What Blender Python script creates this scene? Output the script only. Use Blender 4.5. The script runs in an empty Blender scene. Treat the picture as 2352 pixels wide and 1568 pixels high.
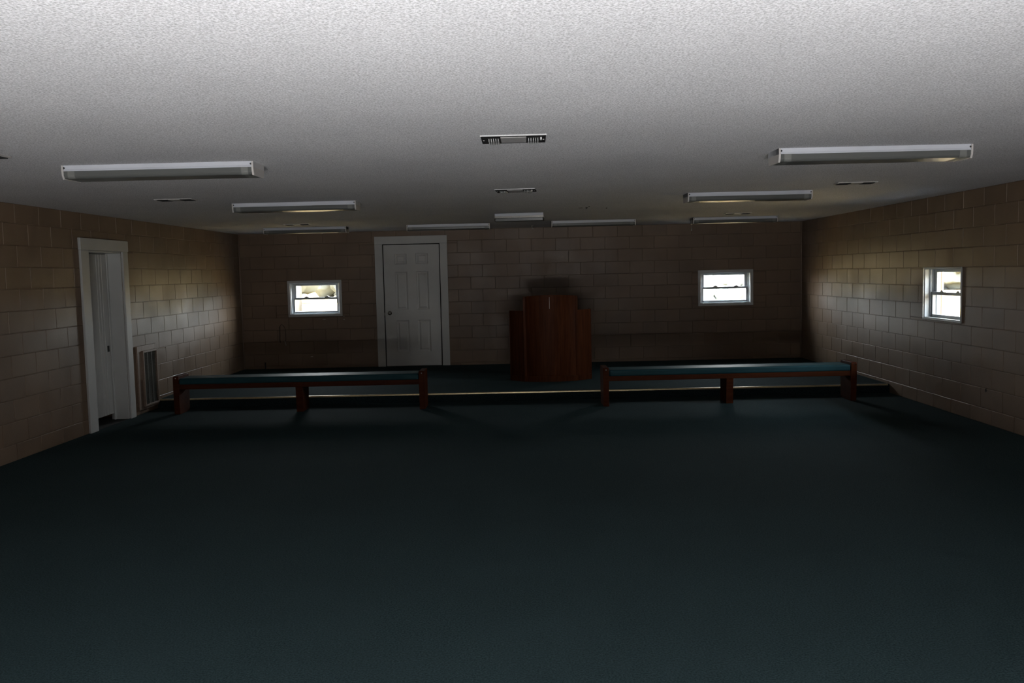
import bpy, bmesh, math, random
from mathutils import Vector, Matrix
random.seed(7)
sc = bpy.context.scene
col = sc.collection

# ------------------------------------------------------------------ camera
FPX = 2028.8
PITCH, YAW, ROLL, EYE = -0.0765, -0.0128, -0.0228, 1.5915
fwd = Vector((math.sin(YAW)*math.cos(PITCH), math.cos(YAW)*math.cos(PITCH), math.sin(PITCH)))
r0 = Vector((math.cos(YAW), -math.sin(YAW), 0))
u0 = r0.cross(fwd)
rgt = r0*math.cos(ROLL) + u0*math.sin(ROLL)
upv = -r0*math.sin(ROLL) + u0*math.cos(ROLL)
cam_d = bpy.data.cameras.new('camera')
cam_d.sensor_width = 36.0
cam_d.lens = FPX*36.0/2352.0
cam_d.clip_end = 400
cam = bpy.data.objects.new('camera', cam_d)
col.objects.link(cam)
m = Matrix.Identity(4)
for i in range(3):
    m[i][0] = rgt[i]; m[i][1] = upv[i]; m[i][2] = -fwd[i]
m[0][3], m[1][3], m[2][3] = 0.0, 0.0, EYE
cam.matrix_world = m
sc.camera = cam

# ------------------------------------------------------------------ world, sun, exposure
SKY = 50.0
world = bpy.data.worlds.new('sky'); sc.world = world
world.use_nodes = True
wn = world.node_tree; wn.nodes.clear()
wo = wn.nodes.new('ShaderNodeOutputWorld'); bg = wn.nodes.new('ShaderNodeBackground')
tc = wn.nodes.new('ShaderNodeTexCoord'); sx = wn.nodes.new('ShaderNodeSeparateXYZ')
rp = wn.nodes.new('ShaderNodeValToRGB')
rp.color_ramp.elements[0].position = 0.0; rp.color_ramp.elements[0].color = (1.0, 0.98, 0.95, 1)
rp.color_ramp.elements[1].position = 0.6; rp.color_ramp.elements[1].color = (0.80, 0.90, 1.0, 1)
wn.links.new(tc.outputs['Generated'], sx.inputs[0]); wn.links.new(sx.outputs['Z'], rp.inputs[0])
wn.links.new(rp.outputs[0], bg.inputs[0]); bg.inputs[1].default_value = SKY
wn.links.new(bg.outputs[0], wo.inputs[0])

sun_d = bpy.data.lights.new('sun', 'SUN'); sun_d.energy = 280.0; sun_d.angle = math.radians(1.0)
sun_d.color = (1.0, 0.97, 0.93)
sun = bpy.data.objects.new('sun', sun_d); col.objects.link(sun)
sun_dir = Vector((0.12, 0.54, -1.0)).normalized()      # travels from the front left, high
sun.rotation_euler = sun_dir.to_track_quat('-Z', 'Y').to_euler()
sun.location = (-10, -12, 20)

def portal(loc, sx_, sy_, direction):
    l = bpy.data.lights.new('daylight_portal', 'AREA'); l.shape = 'RECTANGLE'; l.size = sx_; l.size_y = sy_
    l.cycles.is_portal = True
    o = bpy.data.objects.new('daylight_portal', l); col.objects.link(o)
    o.location = loc
    z = -Vector(direction); y = Vector((0, 0, 1)); x = y.cross(z)
    o.rotation_euler = Matrix((x, y, z)).transposed().to_euler()

vs = sc.view_settings
vs.view_transform = 'Standard'; vs.look = 'None'; vs.gamma = 1.0; vs.use_curve_mapping = False
vs.exposure = -0.12
cy = sc.cycles
cy.use_denoising = True
cy.max_bounces = 6; cy.diffuse_bounces = 3; cy.glossy_bounces = 2; cy.transparent_max_bounces = 8
cy.caustics_reflective = False; cy.caustics_refractive = False
cy.use_guiding = True
cy.sample_clamp_indirect = 0.0
cy.adaptive_threshold = 0.05
cy.time_limit = 1050.0      # safety stop for slow machines

# ------------------------------------------------------------------ dimensions of the hall
WL, WR, D, H = 4.633, 4.567, 14.515, 2.335
FRONT = -1.1
STAGE_Y, STAGE_H = 11.02, 0.11
T = 0.20                       # wall thickness
JOINT = 0.005                  # depth of the raked joints
Z0, ZP = 0.152, 0.2003         # first bed joint, course height

# ------------------------------------------------------------------ materials
def mat(name, base, rough=0.5, spec=0.5, metal=0.0):
    mt = bpy.data.materials.new(name); mt.use_nodes = True
    b = mt.node_tree.nodes['Principled BSDF']
    b.inputs['Base Color'].default_value = (*base, 1); b.inputs['Roughness'].default_value = rough
    b.inputs['Specular IOR Level'].default_value = spec; b.inputs['Metallic'].default_value = metal
    return mt, mt.node_tree, b

def noise(nt, scale, detail=3.0, rough=0.5, coord='pos', stretch=None):
    if coord == 'pos':
        g = nt.nodes.new('ShaderNodeNewGeometry'); out = g.outputs['Position']
    else:
        g = nt.nodes.new('ShaderNodeTexCoord'); out = g.outputs['Object']
    if stretch:
        mp = nt.nodes.new('ShaderNodeMapping'); mp.inputs['Scale'].default_value = stretch
        nt.links.new(out, mp.inputs[0]); out = mp.outputs[0]
    n = nt.nodes.new('ShaderNodeTexNoise'); n.inputs['Scale'].default_value = scale
    n.inputs['Detail'].default_value = detail; n.inputs['Roughness'].default_value = rough
    nt.links.new(out, n.inputs['Vector'])
    return n

def ramp(nt, fac, stops):
    r = nt.nodes.new('ShaderNodeValToRGB')
    e = r.color_ramp.elements
    while len(e) < len(stops): e.new(0.5)
    for i, (p, c) in enumerate(stops):
        e[i].position = p; e[i].color = (*c, 1)
    nt.links.new(fac, r.inputs[0])
    return r

def bump(nt, b, height, strength, dist):
    bp = nt.nodes.new('ShaderNodeBump'); bp.inputs['Strength'].default_value = strength
    bp.inputs['Distance'].default_value = dist
    nt.links.new(height, bp.inputs['Height']); nt.links.new(bp.outputs[0], b.inputs['Normal'])
    return bp

M = {}
# painted concrete block: tan semi-gloss paint
mt, nt, b = mat('tan_block_paint', (0.26, 0.17, 0.12), 0.42, 0.40)
n1 = noise(nt, 1.3, 4); r1 = ramp(nt, n1.outputs['Fac'], [(0.3, (0.165, 0.110, 0.072)), (0.7, (0.215, 0.145, 0.095))])
oi = nt.nodes.new('ShaderNodeObjectInfo')
hs = nt.nodes.new('ShaderNodeHueSaturation')
mr = nt.nodes.new('ShaderNodeMapRange'); mr.inputs['To Min'].default_value = 0.93; mr.inputs['To Max'].default_value = 1.07
nt.links.new(oi.outputs['Random'], mr.inputs['Value']); nt.links.new(mr.outputs[0], hs.inputs['Value'])
nt.links.new(r1.outputs[0], hs.inputs['Color']); nt.links.new(hs.outputs[0], b.inputs['Base Color'])
n2 = noise(nt, 90, 4, 0.6); bump(nt, b, n2.outputs['Fac'], 0.35, 0.004)
n3 = noise(nt, 3, 2); r3 = ramp(nt, n3.outputs['Fac'], [(0.3, (0.35,)*3), (0.7, (0.50,)*3)])
nt.links.new(r3.outputs[0], b.inputs['Roughness'])
M['block'] = mt
mt, nt, b = mat('tan_joint_paint', (0.175, 0.118, 0.078), 0.42, 0.40)
n2 = noise(nt, 60, 3); bump(nt, b, n2.outputs['Fac'], 0.5, 0.004)
M['mortar'] = mt
mt, nt, b = mat('grey_block_outside', (0.45, 0.44, 0.42), 0.9, 0.2); M['outer'] = mt
# popcorn ceiling
mt, nt, b = mat('white_popcorn_plaster', (0.78, 0.775, 0.80), 0.95, 0.1)
n1 = noise(nt, 120, 3, 0.6); n2 = noise(nt, 1.1, 3)
r1 = ramp(nt, n1.outputs['Fac'], [(0.36, (0.52, 0.517, 0.535)), (0.60, (0.90, 0.892, 0.925))])  # grain shading put into the colour: pits darker, tips lighter
r2 = ramp(nt, n2.outputs['Fac'], [(0.3, (0.92,)*3), (0.7, (1.0,)*3)])
mx = nt.nodes.new('ShaderNodeMix'); mx.data_type = 'RGBA'; mx.blend_type = 'MULTIPLY'; mx.inputs[0].default_value = 1.0
nt.links.new(r1.outputs[0], mx.inputs[6]); nt.links.new(r2.outputs[0], mx.inputs[7]); nt.links.new(mx.outputs[2], b.inputs['Base Color'])
bump(nt, b, n1.outputs['Fac'], 0.35, 0.008)
M['ceiling'] = mt
# carpet
def carpet(name, c0, c1):
    mt, nt, b = mat(name, c0, 0.95, 0.07)
    n1 = noise(nt, 115, 4, 0.7); n2 = noise(nt, 1.0, 3)
    r1 = ramp(nt, n1.outputs['Fac'], [(0.36, c0), (0.66, c1)])
    r2 = ramp(nt, n2.outputs['Fac'], [(0.3, (0.85,)*3), (0.7, (1.0,)*3)])
    mx = nt.nodes.new('ShaderNodeMix'); mx.data_type = 'RGBA'; mx.blend_type = 'MULTIPLY'; mx.inputs[0].default_value = 1.0
    nt.links.new(r1.outputs[0], mx.inputs[6]); nt.links.new(r2.outputs[0], mx.inputs[7]); nt.links.new(mx.outputs[2], b.inputs['Base Color'])
    b.inputs['Sheen Weight'].default_value = 0.03; b.inputs['Sheen Roughness'].default_value = 0.35; b.inputs['Sheen Tint'].default_value = (0.45, 0.80, 0.85, 1)
    bump(nt, b, n1.outputs['Fac'], 0.6, 0.008)
    return mt
M['carpet'] = carpet('teal_green_carpet', (0.006, 0.013, 0.0145), (0.031, 0.049, 0.053))
# woods
def wood(name, c0, c1, c2, rough=0.35, axis='z'):
    mt, nt, b = mat(name, c1, rough+.1, 0.07)
    st = {'z': (14, 14, 0.9), 'x': (0.9, 14, 14)}[axis]
    n1 = noise(nt, 2.2, 6, 0.62, 'obj', st)
    r1 = ramp(nt, n1.outputs['Fac'], [(0.28, c0), (0.5, c1), (0.74, c2)])
    nt.links.new(r1.outputs[0], b.inputs['Base Color'])
    bump(nt, b, n1.outputs['Fac'], 0.08, 0.003)
    return mt
M['wood'] = wood('reddish_brown_oak', (0.038, 0.0095, 0.002), (0.063, 0.0165, 0.0045), (0.092, 0.027, 0.009))
M['benchwood'] = wood('bench_oak', (0.040, 0.010, 0.004), (0.062, 0.016, 0.006), (0.085, 0.024, 0.009), 0.45, 'x')
mt, nt, b = mat('teal_vinyl', (0.010, 0.050, 0.062), 0.60, 0.22); n = noise(nt, 160, 3); bump(nt, b, n.outputs['Fac'], 0.2, 0.002); M['cushion'] = mt
def white(name, base, rough, spec=0.5):
    mt, nt, b = mat(name, base, rough, spec)
    n = noise(nt, 2.5, 4); d = tuple(c*0.90 for c in base)
    r = ramp(nt, n.outputs['Fac'], [(0.3, d), (0.65, base)]); nt.links.new(r.outputs[0], b.inputs['Base Color'])
    return mt
M['trim'] = white('white_painted_trim', (0.54, 0.545, 0.535), 0.45)
M['doorwhite'] = white('white_painted_door', (0.56, 0.56, 0.55), 0.45)
M['vinyl'] = white('white_vinyl', (0.36, 0.39, 0.42), 0.4)
M['enamel'] = white('white_enamel_metal', (0.60, 0.62, 0.68), 0.4)
M['cap'] = white('cream_end_cap', (0.55, 0.525, 0.51), 0.5)
mt, nt, b = mat('prismatic_acrylic', (0.11, 0.115, 0.11), 0.28, 0.6)
w = nt.nodes.new('ShaderNodeTexWave'); w.inputs['Scale'].default_value = 60; w.bands_direction = 'Y'
g = nt.nodes.new('ShaderNodeTexCoord'); nt.links.new(g.outputs['Object'], w.inputs['Vector']); bump(nt, b, w.outputs['Fac'], 0.15, 0.002)
M['lens'] = mt
mt, nt, b = mat('lens_end_frost', (0.17, 0.175, 0.165), 0.5); n = noise(nt, 30, 2); bump(nt, b, n.outputs['Fac'], .1, .002); M['lensend'] = mt
def plain(key, name, base, rough=0.5, spec=0.5, metal=0.0, nscale=40):
    mt, nt, b = mat(name, base, rough, spec, metal)
    n = noise(nt, nscale, 3); d = tuple(c*0.82 for c in base)
    r = ramp(nt, n.outputs['Fac'], [(0.3, d), (0.7, base)]); nt.links.new(r.outputs[0], b.inputs['Base Color'])
    M[key] = mt
plain('black', 'black_enamel', (0.018, 0.018, 0.018), 0.6)
plain('dark', 'shade_black', (0.01, 0.009, 0.008), 0.9)  # near-black: shade of gaps, slots and ducts put into the colour
plain('fin', 'white_louver', (0.75, 0.75, 0.75), 0.4)
plain('grey', 'grey_plate', (0.60, 0.58, 0.57), 0.6)
plain('regwhite', 'register_enamel', (0.40, 0.385, 0.37), 0.5)
plain('liplit', 'register_lit_lip', (0.50, 0.48, 0.465), 0.5)  # lighter copy of the register enamel, for the lit front lip
plain('dimgrey', 'dull_grey_plate', (0.42, 0.405, 0.40), 0.6)
plain('chrome', 'nickel_metal', (0.55, 0.53, 0.50), 0.22, 0.5, 1.0)
plain('brass', 'brass_strip', (0.50, 0.41, 0.25), 0.34, 0.5, 1.0)
plain('grille', 'grey_grille_metal', (0.16, 0.16, 0.145), 0.5)
plain('beigeboard', 'tan_painted_board', (0.30, 0.22, 0.17), 0.45)
plain('cord', 'black_cord', (0.012, 0.009, 0.008), 0.6)
plain('plug', 'cream_plug', (0.40, 0.37, 0.33), 0.5)
plain('chip', 'dark_chip', (0.05, 0.042, 0.036), 0.9)
plain('palechip', 'pale_plaster', (0.55, 0.53, 0.48), 0.9)
plain('concrete', 'bounce_concrete', (0.80, 0.79, 0.78), 0.9, 0.2, 0, 3)
plain('ground', 'dry_grass_ground', (0.125, 0.090, 0.040), 0.95, 0.1, 0, 2)
plain('darkbrick', 'dark_brick', (0.035, 0.030, 0.028), 0.9, 0.1, 0, 12)
plain('tile', 'bounce_tile', (0.155, 0.152, 0.152), 0.5, 0.3, 0, 2)  # for the unseen floor that bounces sun to the ceiling
plain('asphalt', 'worn_asphalt', (0.045, 0.045, 0.046), 0.9, 0.2, 0, 5)
plain('leaf', 'tree_leaves', (0.085, 0.094, 0.068), 0.7, 0.3, 0, 4)
plain('leaf2', 'pale_tree_leaves', (0.088, 0.097, 0.092), 0.7, 0.3, 0, 4)
plain('bark', 'grey_bark', (0.055, 0.052, 0.048), 0.9, 0.2, 0, 8)
plain('postwhite', 'white_post_paint', (0.7, 0.7, 0.7), 0.5)
mt = bpy.data.materials.new('window_glass'); mt.use_nodes = True; nt = mt.node_tree; nt.nodes.clear()
o = nt.nodes.new('ShaderNodeOutputMaterial'); tr = nt.nodes.new('ShaderNodeBsdfTransparent'); gl = nt.nodes.new('ShaderNodeBsdfGlossy')
tr.inputs[0].default_value = (0.93, 0.95, 0.95, 1); gl.inputs['Roughness'].default_value = 0.02
lw = nt.nodes.new('ShaderNodeLayerWeight'); lw.inputs['Blend'].default_value = 0.5
pw_ = nt.nodes.new('ShaderNodeMath'); pw_.operation = 'POWER'; pw_.inputs[1].default_value = 4.0
ml = nt.nodes.new('ShaderNodeMath'); ml.operation = 'MULTIPLY_ADD'; ml.inputs[1].default_value = 0.6; ml.inputs[2].default_value = 0.04
ms = nt.nodes.new('ShaderNodeMixShader')
nt.links.new(lw.outputs['Facing'], pw_.inputs[0]); nt.links.new(pw_.outputs[0], ml.inputs[0])
nt.links.new(ml.outputs[0], ms.inputs[0]); nt.links.new(tr.outputs[0], ms.inputs[1]); nt.links.new(gl.outputs[0], ms.inputs[2]); nt.links.new(ms.outputs[0], o.inputs[0])
M['glass'] = mt

# ------------------------------------------------------------------ mesh helpers
def link(name, me, material, parent=None, loc=None, rot=None):
    o = bpy.data.objects.new(name, me)
    if material is not None and len(me.materials) == 0: me.materials.append(M[material])
    if parent is not None: o.parent = parent
    if loc is not None: o.location = loc
    if rot is not None: o.rotation_euler = rot
    col.objects.link(o)
    return o

def bm_box(bm, x0, x1, y0, y1, z0, z1, bev=0.0, seg=1):
    vs_ = [bm.verts.new(p) for p in ((x0,y0,z0),(x1,y0,z0),(x1,y1,z0),(x0,y1,z0),(x0,y0,z1),(x1,y0,z1),(x1,y1,z1),(x0,y1,z1))]
    fs = [bm.faces.new([vs_[i] for i in f]) for f in ((3,2,1,0),(4,5,6,7),(0,1,5,4),(1,2,6,5),(2,3,7,6),(3,0,4,7))]
    if bev > 0:
        es = list({e for f in fs for e in f.edges})
        bmesh.ops.bevel(bm, geom=es, offset=bev, segments=seg, affect='EDGES', profile=0.5)

def bm_cyl(bm, a, b, r, n=12, r2=None):
    a = Vector(a); b = Vector(b); d = (b-a).normalized()
    t = Vector((0,0,1)) if abs(d.z) < 0.9 else Vector((1,0,0))
    u = d.cross(t).normalized(); v = d.cross(u)
    r2 = r if r2 is None else r2
    A = [bm.verts.new(a+(u*math.cos(k*2*math.pi/n)+v*math.sin(k*2*math.pi/n))*r) for k in range(n)]
    B = [bm.verts.new(b+(u*math.cos(k*2*math.pi/n)+v*math.sin(k*2*math.pi/n))*r2) for k in range(n)]
    for k in range(n):
        bm.faces.new((A[k], A[(k+1) % n], B[(k+1) % n], B[k]))
    bm.faces.new(A[::-1]); bm.faces.new(B)

def bm_tube(bm, pts, r, n=8):
    pts = [Vector(p) for p in pts]; rings = []
    for i, p in enumerate(pts):
        d = (pts[min(i+1, len(pts)-1)]-pts[max(i-1, 0)]).normalized()
        t = Vector((0,1,0)) if abs(d.y) < 0.9 else Vector((1,0,0))
        u = d.cross(t).normalized(); v = d.cross(u)
        rings.append([bm.verts.new(p+(u*math.cos(k*2*math.pi/n)+v*math.sin(k*2*math.pi/n))*r) for k in range(n)])
    for A, B in zip(rings, rings[1:]):
        for k in range(n): bm.faces.new((A[k], A[(k+1) % n], B[(k+1) % n], B[k]))
    bm.faces.new(rings[0][::-1]); bm.faces.new(rings[-1])

def bm_prism(bm, poly, axis, a, b):
    """poly: 2D points; extruded from a to b along axis ('x': poly=(y,z), 'y': (x,z), 'z': (x,y))"""
    def P(p, t):
        return {'x': (t, p[0], p[1]), 'y': (p[0], t, p[1]), 'z': (p[0], p[1], t)}[axis]
    A = [bm.verts.new(P(p, a)) for p in poly]; B = [bm.verts.new(P(p, b)) for p in poly]
    n = len(poly)
    for k in range(n): bm.faces.new((A[k], A[(k+1) % n], B[(k+1) % n], B[k]))
    bm.faces.new(A[::-1]); bm.faces.new(B)

def mesh(bm, name, smooth=False):
    bmesh.ops.recalc_face_normals(bm, faces=bm.faces[:])
    me = bpy.data.meshes.new(name); bm.to_mesh(me); bm.free()
    if smooth:
        for p in me.polygons: p.use_smooth = True
    return me

def boxes(name, material, lst, parent=None, bev=0.0, loc=None, rot=None, seg=1):
    bm = bmesh.new()
    for b_ in lst: bm_box(bm, *b_, bev=bev, seg=seg)
    return link(name, mesh(bm, name), material, parent, loc, rot)

def empty(name, loc=(0,0,0), rz=0.0, parent=None):
    o = bpy.data.objects.new(name, None); o.empty_display_size = 0.1; o.location = loc; o.rotation_euler = (0,0,rz)
    if parent is not None: o.parent = parent
    col.objects.link(o); return o

def tag(o, label=None, cat=None, group=None, kind=None):
    if label: o['label'] = label
    if cat: o['category'] = cat
    if group: o['group'] = group
    if kind: o['kind'] = kind
    return o

def copy_tree(o, parent=None):
    c = o.copy(); col.objects.link(c); c.parent = parent
    for ch in list(o.children): copy_tree(ch, c)
    return c

# ------------------------------------------------------------------ walls of painted block
def cut(rects, hole):
    out = []
    hx0, hx1, hz0, hz1 = hole
    for (x0, x1, z0, z1) in rects:
        if hx1 <= x0 or hx0 >= x1 or hz1 <= z0 or hz0 >= z1:
            out.append((x0, x1, z0, z1)); continue
        if z0 < hz0: out.append((x0, x1, z0, hz0))
        if z1 > hz1: out.append((x0, x1, hz1, z1))
        zz0, zz1 = max(z0, hz0), min(z1, hz1)
        if x0 < hx0: out.append((x0, hx0, zz0, zz1))
        if x1 > hx1: out.append((hx1, x1, zz0, zz1))
    return [r for r in out if r[1]-r[0] > 0.012 and r[3]-r[2] > 0.012]

def block_bm(bm, w, h, ox=0.0, oz=0.0, depth=JOINT):
    """front face in the XZ plane at y=0, looking to -y; sides slope back to y=depth"""
    g, s = 0.0018, 0.0042
    a = [(g, g), (w-g, g), (w-g, h-g), (g, h-g)]
    f = [(g+s, g+s), (w-g-s, g+s), (w-g-s, h-g-s), (g+s, h-g-s)]
    A = [bm.verts.new((ox+p[0], depth+0.002, oz+p[1])) for p in a]
    mid = [((p[0]*0.45+q[0]*0.55), (p[1]*0.45+q[1]*0.55)) for p, q in zip(a, f)]
    Bv = [bm.verts.new((ox+p[0], 0.0012, oz+p[1])) for p in mid]
    C = [bm.verts.new((ox+p[0], 0.0, oz+p[1])) for p in f]
    for P, Q in ((A, Bv), (Bv, C)):
        for k in range(4): bm.faces.new((P[k], P[(k+1) % 4], Q[(k+1) % 4], Q[k]))
    bm.faces.new(C)

def block_wall(name, matrix, u0_, u1_, useen0, useen1, holes, pitch, joint_even, joint_odd):
    """wall plane: local x along the wall, z up, room on the -y side. Bricks seen between useen0..useen1 are objects."""
    core = [(u0_, u1_, -0.15, H+0.02)]
    for h in holes: core = cut(core, h)
    bm = bmesh.new()
    for (a, b_, c, d) in core: bm_box(bm, a, b_, JOINT, T, c, d)
    w = link(name, mesh(bm, name), 'mortar'); w.matrix_world = matrix
    w.data.materials.append(M['outer'])
    for p in w.data.polygons:
        if p.normal.y > 0.5: p.material_index = 1
    tag(w, kind='structure')
    zs = [0.0] + [Z0+k*ZP for k in range(11)] + [H]
    cache = {}
    far = bmesh.new(); nfar = 0
    for row in range(12):
        j = joint_even if row % 2 == 0 else joint_odd
        k0 = math.floor((u0_-j)/pitch); x = j+k0*pitch
        while x < u1_:
            xa, xb = max(x, u0_), min(x+pitch, u1_)
            x += pitch
            if xb-xa < 0.012: continue
            rects = [(xa, xb, zs[row], zs[row+1])]
            for h in holes: rects = cut(rects, h)
            for (a, b_, c, d) in rects:
                if b_ <= useen0 or a >= useen1:
                    block_bm(far, b_-a, d-c, a, c); nfar += 1; continue
                key = (round(b_-a, 4), round(d-c, 4))
                if key not in cache:
                    bb = bmesh.new(); block_bm(bb, b_-a, d-c); me = mesh(bb, 'block'); me.materials.append(M['block']); cache[key] = me
                o_ = bpy.data.objects.new('block', cache[key]); o_.parent = w
                o_.location = (a, random.uniform(-0.0012, 0.0), c)
                col.objects.link(o_)
    if nfar:
        fo = link('block_courses', mesh(far, 'block_courses'), 'block', w); tag(fo, kind='stuff')
    else: far.free()
    return w

Mback = Matrix(((1,0,0,0),(0,1,0,D),(0,0,1,0),(0,0,0,1)))
# left wall: local x runs along +Y (world), local y points to -X (outwards)
Mleft = Matrix(((0,-1,0,-WL),(1,0,0,0),(0,0,1,0),(0,0,0,1)))
# right wall: local x runs along -Y, local y points to +X
Mright = Matrix(((0,1,0,WR),(-1,0,0,0),(0,0,1,0),(0,0,0,1)))
Mfront = Matrix(((-1,0,0,0),(0,-1,0,FRONT),(0,0,1,0),(0,0,0,1)))

W1 = (-3.815, -3.010, 1.005, 1.513)          # window openings on the back wall
W2 = (2.922, 3.731, 1.037, 1.533)
W3 = (9.245, 10.100, 0.985, 1.545)           # right wall, in world y
DO1 = (-2.275, -1.335, STAGE_H, 2.118)       # back door rough opening
DO2 = (9.400, 10.215, -0.01, 1.945)          # left door rough opening, world y
GR = (10.60, 10.96, 0.10, 0.74)              # return duct behind the grille

wall_back = block_wall('wall_back', Mback, -WL-T, WR+T, -WL-0.3, WR+0.3, [W1, W2, DO1], 0.402, -1.046, -0.839)
wall_left = block_wall('wall_left', Mleft, FRONT-T, D, 7.55, 99, [DO2, GR], 0.4064, 9.5257-0.0, 9.5257+0.2032)
wall_right = block_wall('wall_right', Mright, -D, -FRONT+T, -99, -7.55, [(-W3[1], -W3[0], W3[2], W3[3])], 0.4064, -12.69, -12.69+0.2032)
# entrance wall behind the camera: added glazed entrance, sized to let daylight in
ENT = (-1.2, 1.2, 0.0, 2.12)
wall_front = boxes('wall_front', 'mortar', [(-WR-T, ENT[0], 0, T, -.15, H+.02), (ENT[1], WL+T, 0, T, -.15, H+.02), (ENT[0], ENT[1], 0, T, ENT[3], H+.02)])
wall_front.matrix_world = Mfront; tag(wall_front, kind='structure')

boxes('floor_bounce', 'tile', [(-WL-T, WR+T, FRONT-T, 0.3, -0.12, 0.0)])['kind'] = 'structure'  # unseen floor, added to bounce sunlight onto the ceiling
floor = boxes('floor', 'carpet', [(-WL-T, WR+T, 0.3, D+T, -0.12, 0.0)]); tag(floor, kind='structure')
ceiling = boxes('ceiling', 'ceiling', [(-WL-T-.3, WR+T+.3, FRONT-T-.3, D+T+.3, H, H+0.22)]); tag(ceiling, kind='structure')

# corner beads where the side walls meet the back wall
for n_, x in ((1, -WL), (2, WR)):
    s = 1 if x < 0 else -1
    bm = bmesh.new(); bm_prism(bm, [(x, D), (x+s*0.016, D), (x+s*0.012, D-0.006), (x+s*0.005, D-0.013), (x, D-0.017)], 'z', STAGE_H, H)
    tag(link('trim_%d' % n_, mesh(bm, 'corner_bead', True), 'beigeboard'), kind='structure')

# ------------------------------------------------------------------ windows
def window(name, hole, matrix, casing, sash_y):
    """local frame as for walls: x along, z up, room at -y."""
    x0, x1, z0, z1 = hole
    w = empty(name); w.matrix_world = matrix
    tag(w, kind='structure')
    c = casing
    if c > 0:
        boxes('casing', 'trim', [(x0-c, x1+c, -0.016, 0.0, z1, z1+c), (x0-c, x1+c, -0.016, 0.0, z0-c, z0), (x0-c, x0, -0.016, 0.0, z0, z1), (x1, x1+c, -0.016, 0.0, z0, z1)], w, bev=0.003)
    f = 0.030
    # jamb liner
    boxes('frame', 'vinyl', [(x0, x0+0.012, 0.0, T-.02, z0, z1), (x1-0.012, x1, 0.0, T-.02, z0, z1), (x0, x1, 0.0, T-.02, z1-0.012, z1), (x0, x1, 0.0, T-.02, z0, z0+0.012),
        (x0+.012, x0+f, sash_y-.030, sash_y-.022, z0+.012, z1-.012), (x1-f, x1-.012, sash_y-.030, sash_y-.022, z0+.012, z1-.012), (x0+.012, x0+f+.006, sash_y+.04, sash_y+.048, z0+.012, z1-.012), (x1-f-.006, x1-.012, sash_y+.04, sash_y+.048, z0+.012, z1-.012)], w, bev=0.002)
    zm = z0 + (z1-z0)*0.497
    # lower sash (room side) and upper sash (outer track)
    def sash(nm, xa, xb, za, zb, y, st, top, bot):
        s = boxes(nm, 'vinyl', [(xa, xa+st, y-.018, y+.018, za, zb), (xb-st, xb, y-.018, y+.018, za, zb), (xa+st, xb-st, y-.018, y+.018, zb-top, zb), (xa+st, xb-st, y-.018, y+.018, za, za+bot)], w, bev=0.003)
        boxes('pane', 'glass', [(xa+st-.004, xb-st+.004, y-.003, y+.003, za+bot-.004, zb-top+.004)], s)
        return s
    lo = sash('lower_sash', x0+.020, x1-.020, z0+.012, zm+.018, sash_y, 0.036, 0.034, 0.032)
    sash('upper_sash', x0+.022, x1-.022, zm-.012, z1-.012, sash_y+.038, 0.052, 0.030, 0.030)
    wd = x1-x0
    for t in (0.31, 0.735):
        bm = bmesh.new()
        xc = x0+wd*t
        bm_prism(bm, [(xc-.042, zm+.018), (xc+.042, zm+.018), (xc+.026, zm+.026), (xc+.012, zm+.037), (xc-.012, zm+.037), (xc-.026, zm+.026)], 'y', sash_y-.014, sash_y+.012)
        tag(link('latch', mesh(bm, 'latch'), 'grey', lo), 'small grey sash latch on the meeting rail')
    return w
tag(window('window_1', W1, Mback, 0.045, 0.075), 'small white double hung window left of the six panel door', 'window')
tag(window('window_2', W2, Mback, 0.045, 0.075), 'small white double hung window in the back wall right of the pulpit', 'window')
tag(window('window_3', (-W3[1], -W3[0], W3[2], W3[3]), Mright, 0.012, 0.085), 'small white double hung window in the right side wall', 'window')
portal(((W1[0]+W1[1])/2, D+T+.01, (W1[2]+W1[3])/2), W1[1]-W1[0], W1[3]-W1[2], (0, -1, 0))
portal(((W2[0]+W2[1])/2, D+T+.01, (W2[2]+W2[3])/2), W2[1]-W2[0], W2[3]-W2[2], (0, -1, 0))
portal((WR+T+.01, (W3[0]+W3[1])/2, (W3[2]+W3[3])/2), W3[1]-W3[0], W3[3]-W3[2], (-1, 0, 0))
portal((0, FRONT-T-.01, (ENT[2]+ENT[3])/2), ENT[1]-ENT[0], ENT[3]-ENT[2], (0, 1, 0))

# unseen entrance, added to let daylight in: posts and doors standing open
ent = empty('door_3', (0, FRONT-T/2, 0)); tag(ent, 'unseen glazed entrance added in the front wall for daylight', 'door', kind='structure')
for x in (-1.17, 1.17):
    boxes('post', 'trim', [(x-.03, x+.03, -.05, .05, 0, 2.12)], ent, bev=.004)
boxes('head', 'trim', [(-1.2, 1.2, -.05, .05, 2.06, 2.12)], ent, bev=.004)
for x in (-1.13, 1.13):
    lf = boxes('leaf', 'trim', [(x-.02, x+.02, -1.15, -1.07, .02, 2.04), (x-.02, x+.02, -.14, -.06, .02, 2.04), (x-.02, x+.02, -1.07, -.14, 1.94, 2.04), (x-.02, x+.02, -1.07, -.14, .02, .22)], ent)
    boxes('pane', 'glass', [(x-.004, x+.004, -1.07, -.14, .22, 1.94)], lf)

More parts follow.
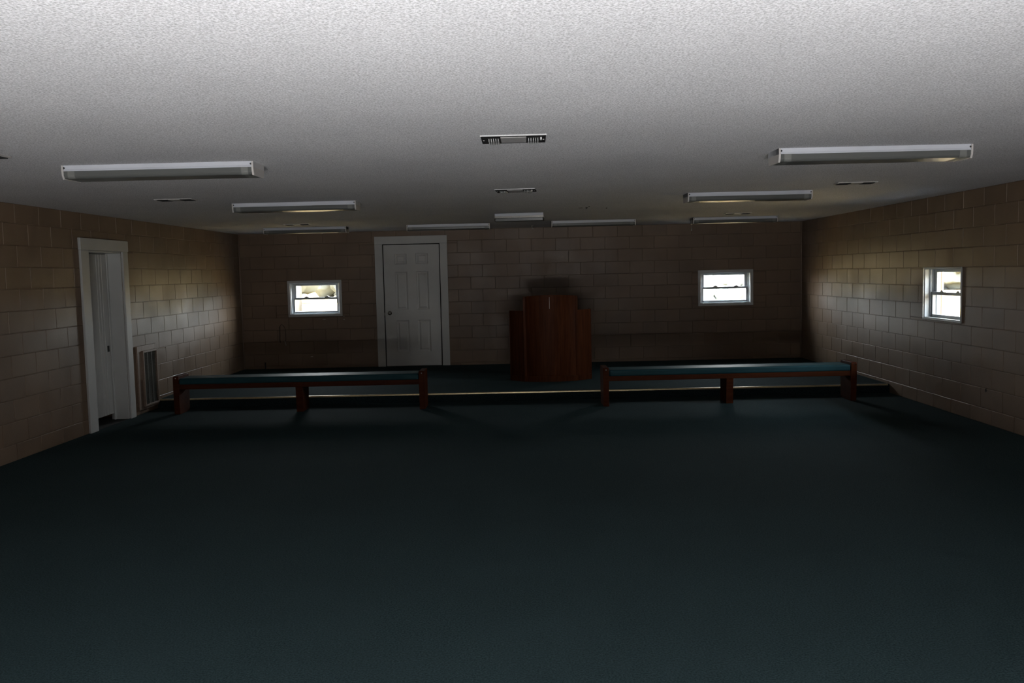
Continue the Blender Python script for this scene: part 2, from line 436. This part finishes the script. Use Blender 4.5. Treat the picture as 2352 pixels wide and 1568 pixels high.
# ------------------------------------------------------------------ back door
d1 = empty('door_1', (0, D, 0)); tag(d1, 'white six panel door with wide flat casing in the back wall', 'door', kind='structure')
XL, XR, ZB, ZT = -2.262, -1.350, STAGE_H+.006, 2.104
cas = [('left', (-2.402, -2.275, -.020, .0, STAGE_H, 2.118)), ('right', (-1.335, -1.213, -.020, .0, STAGE_H, 2.118)), ('head', (-2.402, -1.213, -.020, .0, 2.118, 2.245))]
for n_, bx in cas: boxes('casing', 'trim', [bx], d1, bev=.003)
boxes('jamb', 'dark', [(-2.275, -2.267, 0, T, STAGE_H, 2.118), (-1.343, -1.335, 0, T, STAGE_H, 2.118), (-2.275, -1.335, 0, T, 2.110, 2.118), (-2.275, -1.335, .06, .07, STAGE_H, 2.118)], d1)  # jamb coloured dark to draw the shaded gap around the slab
panels = [(-2.080, -1.884, 1.787, 1.958), (-1.735, -1.533, 1.787, 1.958), (-2.080, -1.880, 1.040, 1.665), (-1.733, -1.533, 1.040, 1.665), (-2.078, -1.872, 0.346, 0.868), (-1.728, -1.520, 0.346, 0.868)]
rects = [(XL, XR, ZB, ZT)]
for p in panels: rects = cut(rects, p)
bm = bmesh.new()
for (a, b_, c, d) in rects: bm_box(bm, a, b_, .004, .044, c, d)
bmesh.ops.remove_doubles(bm, verts=bm.verts[:], dist=1e-5)
slab = link('slab', mesh(bm, 'slab'), 'doorwhite', d1)
for (a, b_, c, d) in panels:
    bm = bmesh.new()
    loops = []
    for ins, yy in ((0.0, .004), (.012, .013), (.024, .015), (.034, .013), (.048, .007)):
        loops.append([bm.verts.new(v) for v in ((a+ins, yy, c+ins), (b_-ins, yy, c+ins), (b_-ins, yy, d-ins), (a+ins, yy, d-ins))])
    for P, Q in zip(loops, loops[1:]):
        for k in range(4): bm.faces.new((P[k], P[(k+1) % 4], Q[(k+1) % 4], Q[k]))
    bm.faces.new(loops[-1])
    B_ = [bm.verts.new(v) for v in ((a, .04, c), (b_, .04, c), (b_, .04, d), (a, .04, d))]
    for k in range(4): bm.faces.new((loops[0][k], loops[0][(k+1) % 4], B_[(k+1) % 4], B_[k]))
    bm.faces.new(B_[::-1])
    link('panel', mesh(bm, 'panel'), 'doorwhite', d1)
bm = bmesh.new()
bm_cyl(bm, (-2.186, .004, .99), (-2.186, -.006, .99), .034, 20)
bm_cyl(bm, (-2.186, -.006, .99), (-2.186, -.035, .99), .012, 14)
bmesh.ops.create_uvsphere(bm, u_segments=18, v_segments=12, radius=.029, matrix=Matrix.Translation((-2.186, -.052, .99)) @ Matrix.Diagonal((1, .75, 1, 1)))
tag(link('knob', mesh(bm, 'knob', True), 'chrome', d1), 'round nickel door knob')
boxes('strike_plate', 'chrome', [(-2.273, -2.264, -.004, .0, .955, 1.0)], d1)

# ------------------------------------------------------------------ left door
d2 = empty('door_2', (-WL, 0, 0)); tag(d2, 'white door set deep in its white casing in the left wall', 'door', kind='structure')
boxes('casing', 'trim', [(0, .028, 9.232, 9.400, 0, 1.945)], d2, bev=.004)
boxes('casing', 'trim', [(0, .024, 10.215, 10.345, 0, 1.945)], d2, bev=.004)
boxes('casing', 'trim', [(0, .030, 9.225, 10.350, 1.945, 2.072)], d2, bev=.004)
boxes('jamb', 'trim', [(-T, 0, 9.400, 9.418, 0, 1.945), (-T, 0, 10.195, 10.215, 0, 1.945), (-T, 0, 9.400, 10.215, 1.925, 1.945)], d2, bev=.002)
boxes('stop', 'trim', [(-.160, -.148, 9.418, 9.43, 0, 1.925), (-.160, -.145, 10.165, 10.195, 0, 1.925)], d2, bev=.002)
leaf = boxes('leaf', 'doorwhite', [(-.200, -.162, 9.420, 10.193, .075, 1.920)], d2, bev=.003)
for yy in (9.93, 9.99, 10.05): boxes('batten', 'doorwhite', [(-.163, -.156, yy, yy+.022, .08, 1.915)], leaf, bev=.002)
boxes('latch_plate', 'black', [(-.164, -.150, 10.095, 10.125, .80, .87)], leaf, bev=.003)
boxes('gap_shade', 'dark', [(-.90, -.0, 9.40, 10.215, -.02, .001)], d2)  # near-black sheet: shade under the leaf put into the colour
# dim side room behind it
boxes('wall_side', 'mortar', [(-WL-1.2, -WL-1.1, 9.0, 10.6, -.1, 2.3), (-WL-1.2, -WL-T, 9.0, 9.1, -.1, 2.3), (-WL-1.2, -WL-T, 10.5, 10.6, -.1, 2.3), (-WL-1.2, -WL-T, 9.0, 10.6, 2.2, 2.3), (-WL-1.2, -WL-T, 9.0, 10.6, -.1, -.02)])['kind'] = 'structure'

# ------------------------------------------------------------------ return air grille
g = empty('return_air_grille', (-WL, 10.455, 0.055)); tag(g, 'return air grille in a tan board frame low on the left wall', 'vent')
gw, gh = 0.545, 0.772
boxes('board', 'beigeboard', [(0, .022, 0, .13, 0, gh)], g, bev=.003)
boxes('board', 'beigeboard', [(0, .022, gw-.03, gw, 0, gh)], g, bev=.003)
boxes('board', 'beigeboard', [(0, .022, .13, gw-.03, gh-.075, gh)], g, bev=.003)
boxes('board', 'beigeboard', [(0, .022, .13, gw-.03, 0, .035)], g, bev=.003)
boxes('grille_frame', 'beigeboard', [(.0, .045, .115, .140, .028, .708), (.0, .045, gw-.045, gw-.02, .028, .708), (.0, .045, .140, gw-.045, .683, .708), (.0, .045, .140, gw-.045, .028, .053)], g, bev=.003)
bm = bmesh.new()
for k in range(44):
    z = .06+k*.0142
    bm_prism(bm, [(.006, z+.010), (.030, z), (.031, z+.0018), (.007, z+.012)], 'y', .140, gw-.045)
    # prism on axis y takes (x, z)
tag(link('louvers', mesh(bm, 'louvers'), 'grille', g), kind='stuff')
for yy in (.140+.115, .140+.235): boxes('mullion', 'grille', [(.008, .034, yy-.004, yy+.004, .053, .683)], g)
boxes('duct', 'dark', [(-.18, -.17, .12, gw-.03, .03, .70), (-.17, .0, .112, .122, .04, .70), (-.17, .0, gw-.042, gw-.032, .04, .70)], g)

# ------------------------------------------------------------------ stage
st = empty('stage', (0, STAGE_Y, 0)); tag(st, 'low teal carpeted stage across the back of the hall', 'stage')
sd = D-STAGE_Y
boxes('deck', 'carpet', [(-WL, WR, .012, sd-.001, .0, STAGE_H)], st)
boxes('riser', 'carpet', [(-WL, WR, .0, .012, .0, STAGE_H-.004)], st)
cutx = [-WL+.02, -2.63, 2.43, WR-.02]
for a, b_ in zip(cutx, cutx[1:]):
    bm = bmesh.new()
    bm_prism(bm, [(-.006, STAGE_H-.014), (.010, STAGE_H-.014), (.010, STAGE_H), (.030, STAGE_H), (.030, STAGE_H+.003), (.004, STAGE_H+.004), (-.004, STAGE_H+.001)], 'x', a+.001, b_-.001)
    tag(link('edge_strip', mesh(bm, 'edge_strip'), 'brass', st), 'thin brass edge strip along the stage front')

# ------------------------------------------------------------------ pulpit
def pulpit():
    p = empty('pulpit', (0.378, 12.0, STAGE_H)); tag(p, 'reddish brown wooden pulpit with lower side wings on the stage', 'pulpit')
    HB, HW, hw = 1.165, 0.972, 0.362          # body height above the stage, wing height, half width of the body
    N = 14
    def arc(t): return -0.005+0.075*t*t       # bow front, y at t=-1..1
    def front(z0, z1f, off, name, material='wood', th=.02):
        bm = bmesh.new(); F, Bk = [], []
        for k in range(N+1):
            t = -1+2*k/N; x = t*hw*1.0
            zt = z1f(t)
            F.append((bm.verts.new((x, arc(t)-off, z0)), bm.verts.new((x, arc(t)-off, zt))))
            Bk.append((bm.verts.new((x, arc(t)-off+th, z0)), bm.verts.new((x, arc(t)-off+th, zt))))
        for k in range(N):
            bm.faces.new((F[k][0], F[k+1][0], F[k+1][1], F[k][1])); bm.faces.new((Bk[k+1][0], Bk[k][0], Bk[k][1], Bk[k+1][1]))
            bm.faces.new((F[k][1], F[k+1][1], Bk[k+1][1], Bk[k][1])); bm.faces.new((F[k+1][0], F[k][0], Bk[k][0], Bk[k+1][0]))
        for k in (0, N): bm.faces.new((F[k][0], F[k][1], Bk[k][1], Bk[k][0]))
        return link(name, mesh(bm, name, False), material, p)
    fp = front(.06, lambda t: HB+.020*(1-t*t), 0.0, 'front_panel')
    front(.0, lambda t: .075, .012, 'base_moulding')
    boxes('scratch', 'palechip', [(-.015, -.010, arc(0)-.0012, arc(0)+.001, HB-.17, HB-.01)], fp)
    for s in (-1, 1):
        # corner post
        bm = bmesh.new(); bm_box(bm, s*(hw-.006)-.018, s*(hw-.006)+.018, .058, .100, 0, HB, bev=.004); link('corner_post', mesh(bm, 'corner_post'), 'wood', p)
        # side panel of the body
        boxes('side_panel', 'wood', [(s*hw-.010, s*hw+.010, .10, .50, .0, HB-.01)], p, bev=.003)
        # wing: panel swept back from the body
        bm = bmesh.new()
        xa, ya, xb, yb = s*(hw+.008), .085, s*(hw+.195), .245
        nx, ny = (yb-ya), -(xb-xa)
        L = math.hypot(nx, ny); nx, ny = nx/L*.018*s, ny/L*.018*s
        bm_prism(bm, [(xa, ya), (xb, yb), (xb-nx, yb-ny), (xa-nx, ya-ny)], 'z', .06, HW)
        link('wing_panel', mesh(bm, 'wing_panel'), 'wood', p)
        bm = bmesh.new()
        bm_prism(bm, [(xa+s*.004, ya-.012), (xb+s*.004, yb-.012), (xb-nx, yb-ny), (xa-nx, ya-ny)], 'z', .0, .072)
        link('base_moulding', mesh(bm, 'base_moulding'), 'wood', p)
        boxes('wing_end', 'wood', [(xb-.010, xb+.010, yb, .50, .0, HW)], p, bev=.003)
        boxes('wing_shelf', 'wood', [(min(s*hw, xb), max(s*hw, xb), .25, .50, HW-.05, HW-.03)], p)
    # sloping reading desk
    bm = bmesh.new(); bm_prism(bm, [(.09, HB-.03), (.09, HB-.01), (.52, HB-.11), (.52, HB-.13)], 'x', -hw+.01, hw-.01); link('reading_desk', mesh(bm, 'reading_desk'), 'wood', p)
    boxes('shelf', 'wood', [(-hw+.012, hw-.012, .10, .48, .55, .572)], p)
    return p
pulpit()

# ------------------------------------------------------------------ benches
def bench(x0, x1, y, label, rz=0.0):
    L = x1-x0
    b_ = empty('altar_bench', ((x0+x1)/2, y, 0), rz); tag(b_, label, 'bench', 'two altar benches in front of the stage')
    dp = 0.34
    for s in (-1, 1):
        bm = bmesh.new()
        xa = s*(L/2-.0375)
        prof = [(-.003+.012, 0), (dp-.012, 0), (dp, .30), (dp, .442), (dp-.015, .460), (.015, .460), (0, .442), (0, .30)]
        bm_prism(bm, prof, 'x', xa-.034, xa+.034)
        bmesh.ops.bevel(bm, geom=[e for e in bm.edges if abs(e.verts[0].co.x-e.verts[1].co.x) < 1e-6], offset=.004, segments=1, affect='EDGES')
        link('end_panel', mesh(bm, 'end_panel'), 'benchwood', b_)
        bm = bmesh.new(); bm_cyl(bm, (xa, .0, .435), (xa, -.004, .435), .007, 10); link('screw_cap', mesh(bm, 'screw_cap'), 'chrome', b_)
    bm = bmesh.new()
    bm_prism(bm, [(.025, 0), (dp-.03, 0), (dp-.01, .31), (.004, .31)], 'x', -.040, .040)
    link('middle_leg', mesh(bm, 'middle_leg'), 'benchwood', b_)
    for yy in (.006, dp-.034): boxes('rail', 'benchwood', [(-L/2+.07, L/2-.07, yy, yy+.028, .300, .365)], b_, bev=.003)
    boxes('seat_board', 'benchwood', [(-L/2+.07, L/2-.07, .02, dp-.02, .345, .365)], b_)
    boxes('cushion', 'cushion', [(-L/2+.073, L/2-.073, .0, dp, .352, .432)], b_, bev=.022, seg=4)
    return b_
bench(-4.205, -1.185, 10.455, 'low oak bench with teal vinyl pad on the left, near the air grille', 0.004)
bench(0.93, 3.935, 10.395, 'low oak bench with teal vinyl pad on the right, in front of the pulpit', 0.016)

# ------------------------------------------------------------------ ceiling lights
def fixture(length, wide=0.225):
    root = empty('ceiling_light')
    h1, h2 = 0.030, 0.082
    hl = length/2
    bm = bmesh.new()
    bm_prism(bm, [(0, 0), (0, -h1+.006), (.004, -h1+.006), (.004, -h1+.002), (-.003, -h1+.001), (-.003, -h1-.006), (.006, -h1-.006), (wide-.006, -h1-.006), (wide+.003, -h1-.006), (wide+.003, -h1+.001), (wide-.004, -h1+.002), (wide-.004, -h1+.006), (wide, -h1+.006), (wide, 0)], 'x', -hl, hl)
    link('housing', mesh(bm, 'housing'), 'enamel', root)
    prof = [(.002, -h1-.006)]
    for k in range(6): a = math.pi+ k/5*math.pi/2; prof.append((.002+.022+.022*math.cos(a), -h2+.022+.022*math.sin(a)))
    for k in range(6): a = 1.5*math.pi+k/5*math.pi/2; prof.append((wide-.002-.022+.022*math.cos(a), -h2+.022+.022*math.sin(a)))
    prof.append((wide-.002, -h1-.006))
    bm = bmesh.new(); bm_prism(bm, prof, 'x', -hl+.012, hl-.012); ln = link('lens', mesh(bm, 'lens'), 'lens', root)
    for s in (-1, 1):
        sp = [(y_*1.0 if .03 < y_ < wide-.03 else (y_-.0008 if y_ < .03 else y_+.0008), z_-.0008 if z_ < -h2+.03 else z_) for y_, z_ in prof]
        bm = bmesh.new(); bm_prism(bm, sp, 'x', s*(hl-.058)-.022, s*(hl-.058)+.022); link('lamp_end', mesh(bm, 'lamp_end'), 'lensend', ln)
        bm = bmesh.new()
        ep = [(-.004, 0), (-.004, -h1-.01), (.0, -h2+.018), (.012, -h2-.004), (wide-.012, -h2-.004), (wide, -h2+.018), (wide+.004, -h1-.01), (wide+.004, 0)]
        bm_prism(bm, ep, 'x', s*(hl-.012), s*hl); link('end_cap', mesh(bm, 'end_cap'), 'cap', root)
        bm = bmesh.new(); bm_cyl(bm, (s*(hl-.016), .003, -.016), (s*(hl-.016), -.004, -.016), .006, 10); link('rivet', mesh(bm, 'rivet'), 'black', root)
    return root
fx = fixture(1.215)
spots = [
 (-2.281, 5.607, .000, 'white fluorescent fixture nearest the camera on the left'),
 (2.231, 5.625, .012, 'white fluorescent fixture nearest the camera on the right'),
 (-2.207, 8.660, -.015, 'white fluorescent fixture in the middle left of the ceiling'),
 (2.236, 8.690, .020, 'white fluorescent fixture in the middle right of the ceiling'),
 (-3.156, 12.95, .010, 'white fluorescent fixture near the back left corner of the ceiling'),
 (-1.058, 12.96, .030, 'white fluorescent fixture above the six panel door'),
 (1.050, 12.82, .020, 'white fluorescent fixture right of centre near the back wall'),
 (3.090, 12.83, -.010, 'white fluorescent fixture with a pull chain near the back right corner'),
]
for i, (x, y, rz, lab) in enumerate(spots):
    f_ = fx if i == 0 else copy_tree(fx)
    f_.location = (x, y, H); f_.rotation_euler = (0, 0, rz)
    tag(f_, lab, 'ceiling light', 'fluorescent ceiling fixtures')
    if i == 7:
        bm = bmesh.new(); bm_tube(bm, [(-.622, .06, -.02), (-.624, .055, -.09), (-.623, .055, -.145)], .0022, 6); bm_cyl(bm, (-.623, .055, -.140), (-.623, .055, -.185), .004, 10, .010)
        link('pull_chain', mesh(bm, 'pull_chain', True), 'plug', f_)
s2 = empty('ceiling_light', (-.02, 10.965, H), -.10); tag(s2, 'short chrome fronted light fixture in the centre of the ceiling', 'ceiling light')
boxes('housing', 'enamel', [(-.303, .303, .0, .13, -.062, .0)], s2, bev=.006)
bm = bmesh.new(); bm_prism(bm, [(-.004, -.034), (-.004, -.058), (.006, -.066), (.006, -.034)], 'x', -.300, .300); link('reflector_strip', mesh(bm, 'reflector_strip'), 'chrome', s2)
bm = bmesh.new(); bm_prism(bm, [(.002, -.062), (.006, -.092), (.02, -.100), (.11, -.100), (.124, -.092), (.128, -.062)], 'x', -.296, .296); link('lens', mesh(bm, 'lens'), 'lens', s2)
for s in (-1, 1): boxes('end_cap', 'black', [(s*.298-.006, s*.298+.006, .0, .13, -.096, -.058)], s2, bev=.003)

# ------------------------------------------------------------------ ceiling registers
def black_register():
    r = empty('ceiling_register')
    w, d = .352, .235
    bm = bmesh.new(); bm_prism(bm, [(0, 0), (0, -.005), (.004, -.006), (d-.006, -.012), (d, -.010), (d, 0)], 'x', -w/2, w/2); link('face_plate', mesh(bm, 'face_plate'), 'black', r)
    boxes('lit_lip', 'fin', [(-w/2-.003, w/2+.003, -.004, .003, -.0065, -.0)], r, bev=.001)  # white puts the lit front edge into the colour
    boxes('damper_plate', 'dimgrey', [(-.070, .070, .025, d-.025, -.0125, -.007)], r, bev=.002)
    for s in (-1, 1):
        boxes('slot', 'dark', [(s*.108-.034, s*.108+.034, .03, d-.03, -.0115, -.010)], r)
        for k in range(5):
            x = s*.108+(k-2)*.0125
            bm = bmesh.new()
            bm_prism(bm, [(x-.0012, .05), (x+.0012, .05), (x+.0050, d-.035), (x-.0050, d-.035)], 'z', -.027, -.011)
            link('fin', mesh(bm, 'fin'), 'fin', r)
        bm = bmesh.new(); bm_cyl(bm, (s*(w/2-.012), d/2, -.010), (s*(w/2-.012), d/2, -.0125), .005, 10); link('screw', mesh(bm, 'screw'), 'grey', r)
    boxes('lever', 'fin', [(w/2-.031, w/2-.022, .035, .065, -.024, -.010)], r, bev=.002)
    return r
br = black_register()
for i, (x, y, rz, lab) in enumerate([(-.030, 4.812, -.008, 'black faced ceiling register nearest the camera'), (-.048, 7.84, -.09, 'black faced ceiling register in mid ceiling, smaller looking and farther back')]):
    o_ = br if i == 0 else copy_tree(br)
    o_.location = (x, y, H); o_.rotation_euler = (0, 0, rz); tag(o_, lab, 'vent', 'black ceiling registers')
def white_register():
    r = empty('ceiling_register'); w, d = .345, .150
    boxes('frame', 'regwhite', [(-w/2, w/2, 0, .012, -.007, 0), (-w/2, w/2, d-.014, d, -.008, 0), (-w/2, -w/2+.014, .014, d-.014, -.010, 0), (w/2-.014, w/2, .014, d-.014, -.010, 0), (-.05, .05, .014, d-.014, -.011, 0)], r, bev=.001)
    boxes('lit_lip', 'liplit', [(-w/2, w/2, -.005, .0, -.0085, 0)], r, bev=.001)
    for s in (-1, 1):
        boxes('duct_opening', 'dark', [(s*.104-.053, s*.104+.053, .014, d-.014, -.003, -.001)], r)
        for k in range(6):
            bm = bmesh.new(); y = .026+k*.020
            bm_prism(bm, [(y, -.004), (y+.010, -.013), (y+.0115, -.012), (y+.0015, -.003)], 'x', s*.104-.052, s*.104+.052)
            link('louver', mesh(bm, 'louver'), 'black', r)  # black stands for the shaded undersides of the louvers
    return r
wr = white_register()
for i, (x, y, rz, lab) in enumerate([(-3.13, 8.00, -.02, 'thin white ceiling register between the two left light fixtures'), (3.000, 7.955, -.06, 'thin white ceiling register between the two right light fixtures'),
        (-3.06, 12.08, -.02, 'thin white ceiling register just before the back left light fixture'), (2.92, 11.94, -.02, 'thin white ceiling register just before the back right light fixture'),
        (-3.12, 5.02, .0, 'ceiling register cut by the left edge of the picture')]):
    o_ = wr if i == 0 else copy_tree(wr)
    o_.location = (x, y, H); o_.rotation_euler = (0, 0, rz); tag(o_, lab, 'vent', 'white ceiling registers')

# ------------------------------------------------------------------ small things on ceiling and walls
def chip(pts, z, th, material, parent, mode='ceil', name='paint_chip'):
    bm = bmesh.new()
    if mode == 'ceil': bm_prism(bm, pts, 'z', z-th, z)
    elif mode == 'back': bm_prism(bm, pts, 'y', z-th, z)
    else: bm_prism(bm, pts, 'x', z-th, z)
    return link(name, mesh(bm, name), material, parent)
def blob(cx, cy_, rx, ry, n=9):
    return [(cx+rx*random.uniform(.6, 1.1)*math.cos(k*2*math.pi/n), cy_+ry*random.uniform(.6, 1.1)*math.sin(k*2*math.pi/n)) for k in range(n)]
for (x, y, rx, ry) in [(.782, 10.16, .010, .05), (.765, 10.33, .014, .07), (.780, 10.50, .010, .05), (.70, 10.33, .028, .02), (1.01, 10.46, .010, .06)]:
    chip(blob(x, y, rx, ry), H+.001, .004, 'chip', ceiling)
hk = empty('ceiling_hook', (.178, 13.93, H)); tag(hk, 'small pale hook hanging from the ceiling above the pulpit', 'hook')
bm = bmesh.new(); bm_cyl(bm, (0, 0, 0), (0, 0, -.008), .022, 14); link('plate', mesh(bm, 'plate', False), 'palechip', hk)
bm = bmesh.new(); bm_tube(bm, [(0, 0, -.006), (0, 0, -.035), (.010, 0, -.050), (.022, 0, -.046), (.028, 0, -.032)], .005, 8); link('hook', mesh(bm, 'hook', True), 'plug', hk)

hc_ = empty('hanging_cord', (-4.011, D, .80)); tag(hc_, 'thin dark cord looped on the back wall below the left window', 'cord')
bm = bmesh.new(); bm_tube(bm, [(0, -.008, .01), (-.002, -.011, -.06), (-.004, -.011, -.14), (-.008, -.010, -.20), (-.003, -.008, -.255)], .006, 8); link('cord', mesh(bm, 'cord', True), 'cord', hc_)
bm = bmesh.new(); bm_tube(bm, [(0, -.008, .01), (.022, -.010, .045), (.055, -.012, .030), (.085, -.012, -.02), (.096, -.012, -.10), (.094, -.011, -.18), (.088, -.010, -.23)], .0032, 8); link('loop', mesh(bm, 'loop', True), 'cord', hc_)
bm = bmesh.new(); bm_cyl(bm, (.072, -.012, -.225), (.094, -.012, -.305), .007, 10, .010); link('plug', mesh(bm, 'plug', True), 'plug', hc_)
so = empty('pipe_stub', (-4.276, D-.014, STAGE_H)); tag(so, 'short dark pipe stub rising from the stage at the back wall', 'pipe')
bm = bmesh.new(); bm_cyl(bm, (0, 0, 0), (0, 0, .095), .009, 12); link('pipe', mesh(bm, 'pipe', True), 'cord', so)
bm = bmesh.new(); bm_cyl(bm, (0, 0, .095), (0, 0, .110), .011, 12); link('cap', mesh(bm, 'cap', True), 'black', so)
for (x, z, rx, rz) in [(-3.27, .913, .035, .007), (-2.945, .955, .012, .008), (-2.945, .905, .014, .010), (-3.50, .30, .03, .006)]:
    chip(blob(x, z, rx, rz), .0005, .002, 'palechip', wall_back, 'back')
bm = bmesh.new(); bm_prism(bm, blob(-8.73, .335, .020, .022), 'y', -.003, .002); link('screw_hole', mesh(bm, 'screw_hole'), 'chip', wall_right)

# ------------------------------------------------------------------ outside
YF = FRONT-T-.001
ground = boxes('ground', 'ground', [(-120, 120, YF, 160, -.45, -.151), (-120, 120, -120, -22.0, -.45, -.151)]); tag(ground, kind='structure')
bounce_pad = boxes('bounce_pavement', 'concrete', [(-1.9, 1.9, -4.0, YF, -.45, -.03)]); tag(bounce_pad, kind='structure')  # unseen pale pad, added and sized to bounce sun to the ceiling
lot = boxes('dark_lot', 'asphalt', [(-120, 120, -22.0, -4.0, -.45, -.16), (-120, -1.9, -4.0, YF, -.45, -.16), (1.9, 120, -4.0, YF, -.45, -.16)]); tag(lot, kind='structure')  # unseen ground, made dark so that only the pad reflects strongly

eave = boxes('shade_eave', 'trim', [(WR+T+.31, WR+T+1.05, FRONT-T-.3, D+T+.3, H+.02, H+.16)]); tag(eave, kind='structure')  # added on this side only, to shade the ground outside the window

def tree(name, label, x, y, height, cr, base, seed, lm='leaf', group='trees outside the windows'):
    rnd = random.Random(seed)
    t = empty(name, (x, y, -.151)); tag(t, label, 'tree', group)
    bm = bmesh.new(); bm_tube(bm, [(0, 0, 0), (.05*cr, 0, height*.25), (-.03*cr, .03, height*.5), (0, 0, height*.75)], max(.08, height*.022), 10)
    link('trunk', mesh(bm, 'trunk', True), 'bark', t)
    bm = bmesh.new()
    for k in range(26):
        a = rnd.uniform(0, 2*math.pi); u = rnd.uniform(-1, 1); rr = cr*rnd.uniform(.35, .85)
        c = Vector((math.cos(a)*math.sqrt(1-u*u)*rr, math.sin(a)*math.sqrt(1-u*u)*rr, base+(height-base)*(0.5+u*.42)))
        mtx = Matrix.Translation(c) @ Matrix.Diagonal((1, 1, .85, 1))
        res = bmesh.ops.create_icosphere(bm, subdivisions=3, radius=cr*rnd.uniform(.25, .48), matrix=mtx)
        for v in res['verts']: v.co += (v.co-c)*rnd.uniform(-.28, .22)
    link('crown', mesh(bm, 'crown', True), lm, t)
    return t
tree('broadleaf_tree', 'broad green tree far beyond the left back window', -18.8, 62, 4.6, 4.2, .3, 1, 'leaf2')
tree('broadleaf_tree', 'pale green tree far beyond the left back window, to its right', -14.0, 76, 5, 4.0, .2, 2, 'leaf2')
tree('broadleaf_tree', 'green tree far beyond the left back window, to its left', -32, 72, 10, 4.5, .9, 3)
tree('leafy_bush', 'leafy bush close outside the right back window, on the left', 6.2, 26, 2.1, 1.5, .0, 4, 'leaf2')
tree('leafy_bush', 'leafy bush close outside the right back window, on the right', 9.2, 30, 2.4, 1.7, .0, 5, 'leaf2')
tree('leafy_bush', 'tall bush behind the two bushes outside the right back window', 8.5, 38, 2.9, 2.6, .0, 6, 'leaf2')
tree('broadleaf_tree', 'far green tree seen through the right side window', 30, 62, 4.4, 4, .4, 7, 'leaf2')
tree('broadleaf_tree', 'second far green tree seen through the right side window', 42, 74, 5, 5, .5, 8)
bd = empty('sky_blocker_building', (0, -20, -.16)); tag(bd, 'unseen long dark brick building, added to block the sky', 'building')  # unseen, added and sized to block sky from the entrance
boxes('wall', 'darkbrick', [(-40, 40, -10, 0, 0, 6.9)], bd)
boxes('roof', 'asphalt', [(-40.3, 40.3, -10.3, .3, 6.9, 7.2)], bd)
for k in range(9):
    for zz in (1.2, 4.6): boxes('window', 'black', [(-36+k*9-1, -36+k*9+1, -.02, .05, zz, zz+1.8)], bd)
wt = tree('sky_screen_tree', 'dark green tree of the distant wood, added to block low sky', 0, 0, 6.0, 4.4, -.2, 40, 'leaf', 'distant wood around the yard')  # row of trees added to block the low sky at the windows
rw = random.Random(11); first = True
ring = [(-58+k*13.2, 92) for k in range(10)] + [(86, 80-k*13.2) for k in range(7)]
for (x, y) in ring:
    w_ = wt if first else copy_tree(wt); first = False
    w_.location = (x, y, -.151); w_.rotation_euler = (0, 0, math.pi/2*rw.randint(0, 3))
po = empty('utility_post', (-6.085, 24.0, -.151)); tag(po, 'weathered grey post outside the left back window', 'post')
bm = bmesh.new(); bm_cyl(bm, (0, 0, 0), (0, 0, 3.6), .085, 14, .075); link('shaft', mesh(bm, 'shaft', True), 'bark', po)
bm = bmesh.new(); bm_cyl(bm, (0, 0, 3.6), (0, 0, 3.66), .10, 14); link('cap', mesh(bm, 'cap', True), 'bark', po)
pw = empty('white_post', (5.25, 11.30, -.151)); tag(pw, 'white painted post just outside the right side window', 'post')
boxes('shaft', 'postwhite', [(-.07, .07, -.07, .07, 0, 2.5)], pw, bev=.006)
boxes('base', 'postwhite', [(-.10, .10, -.10, .10, 0, .15)], pw, bev=.006)
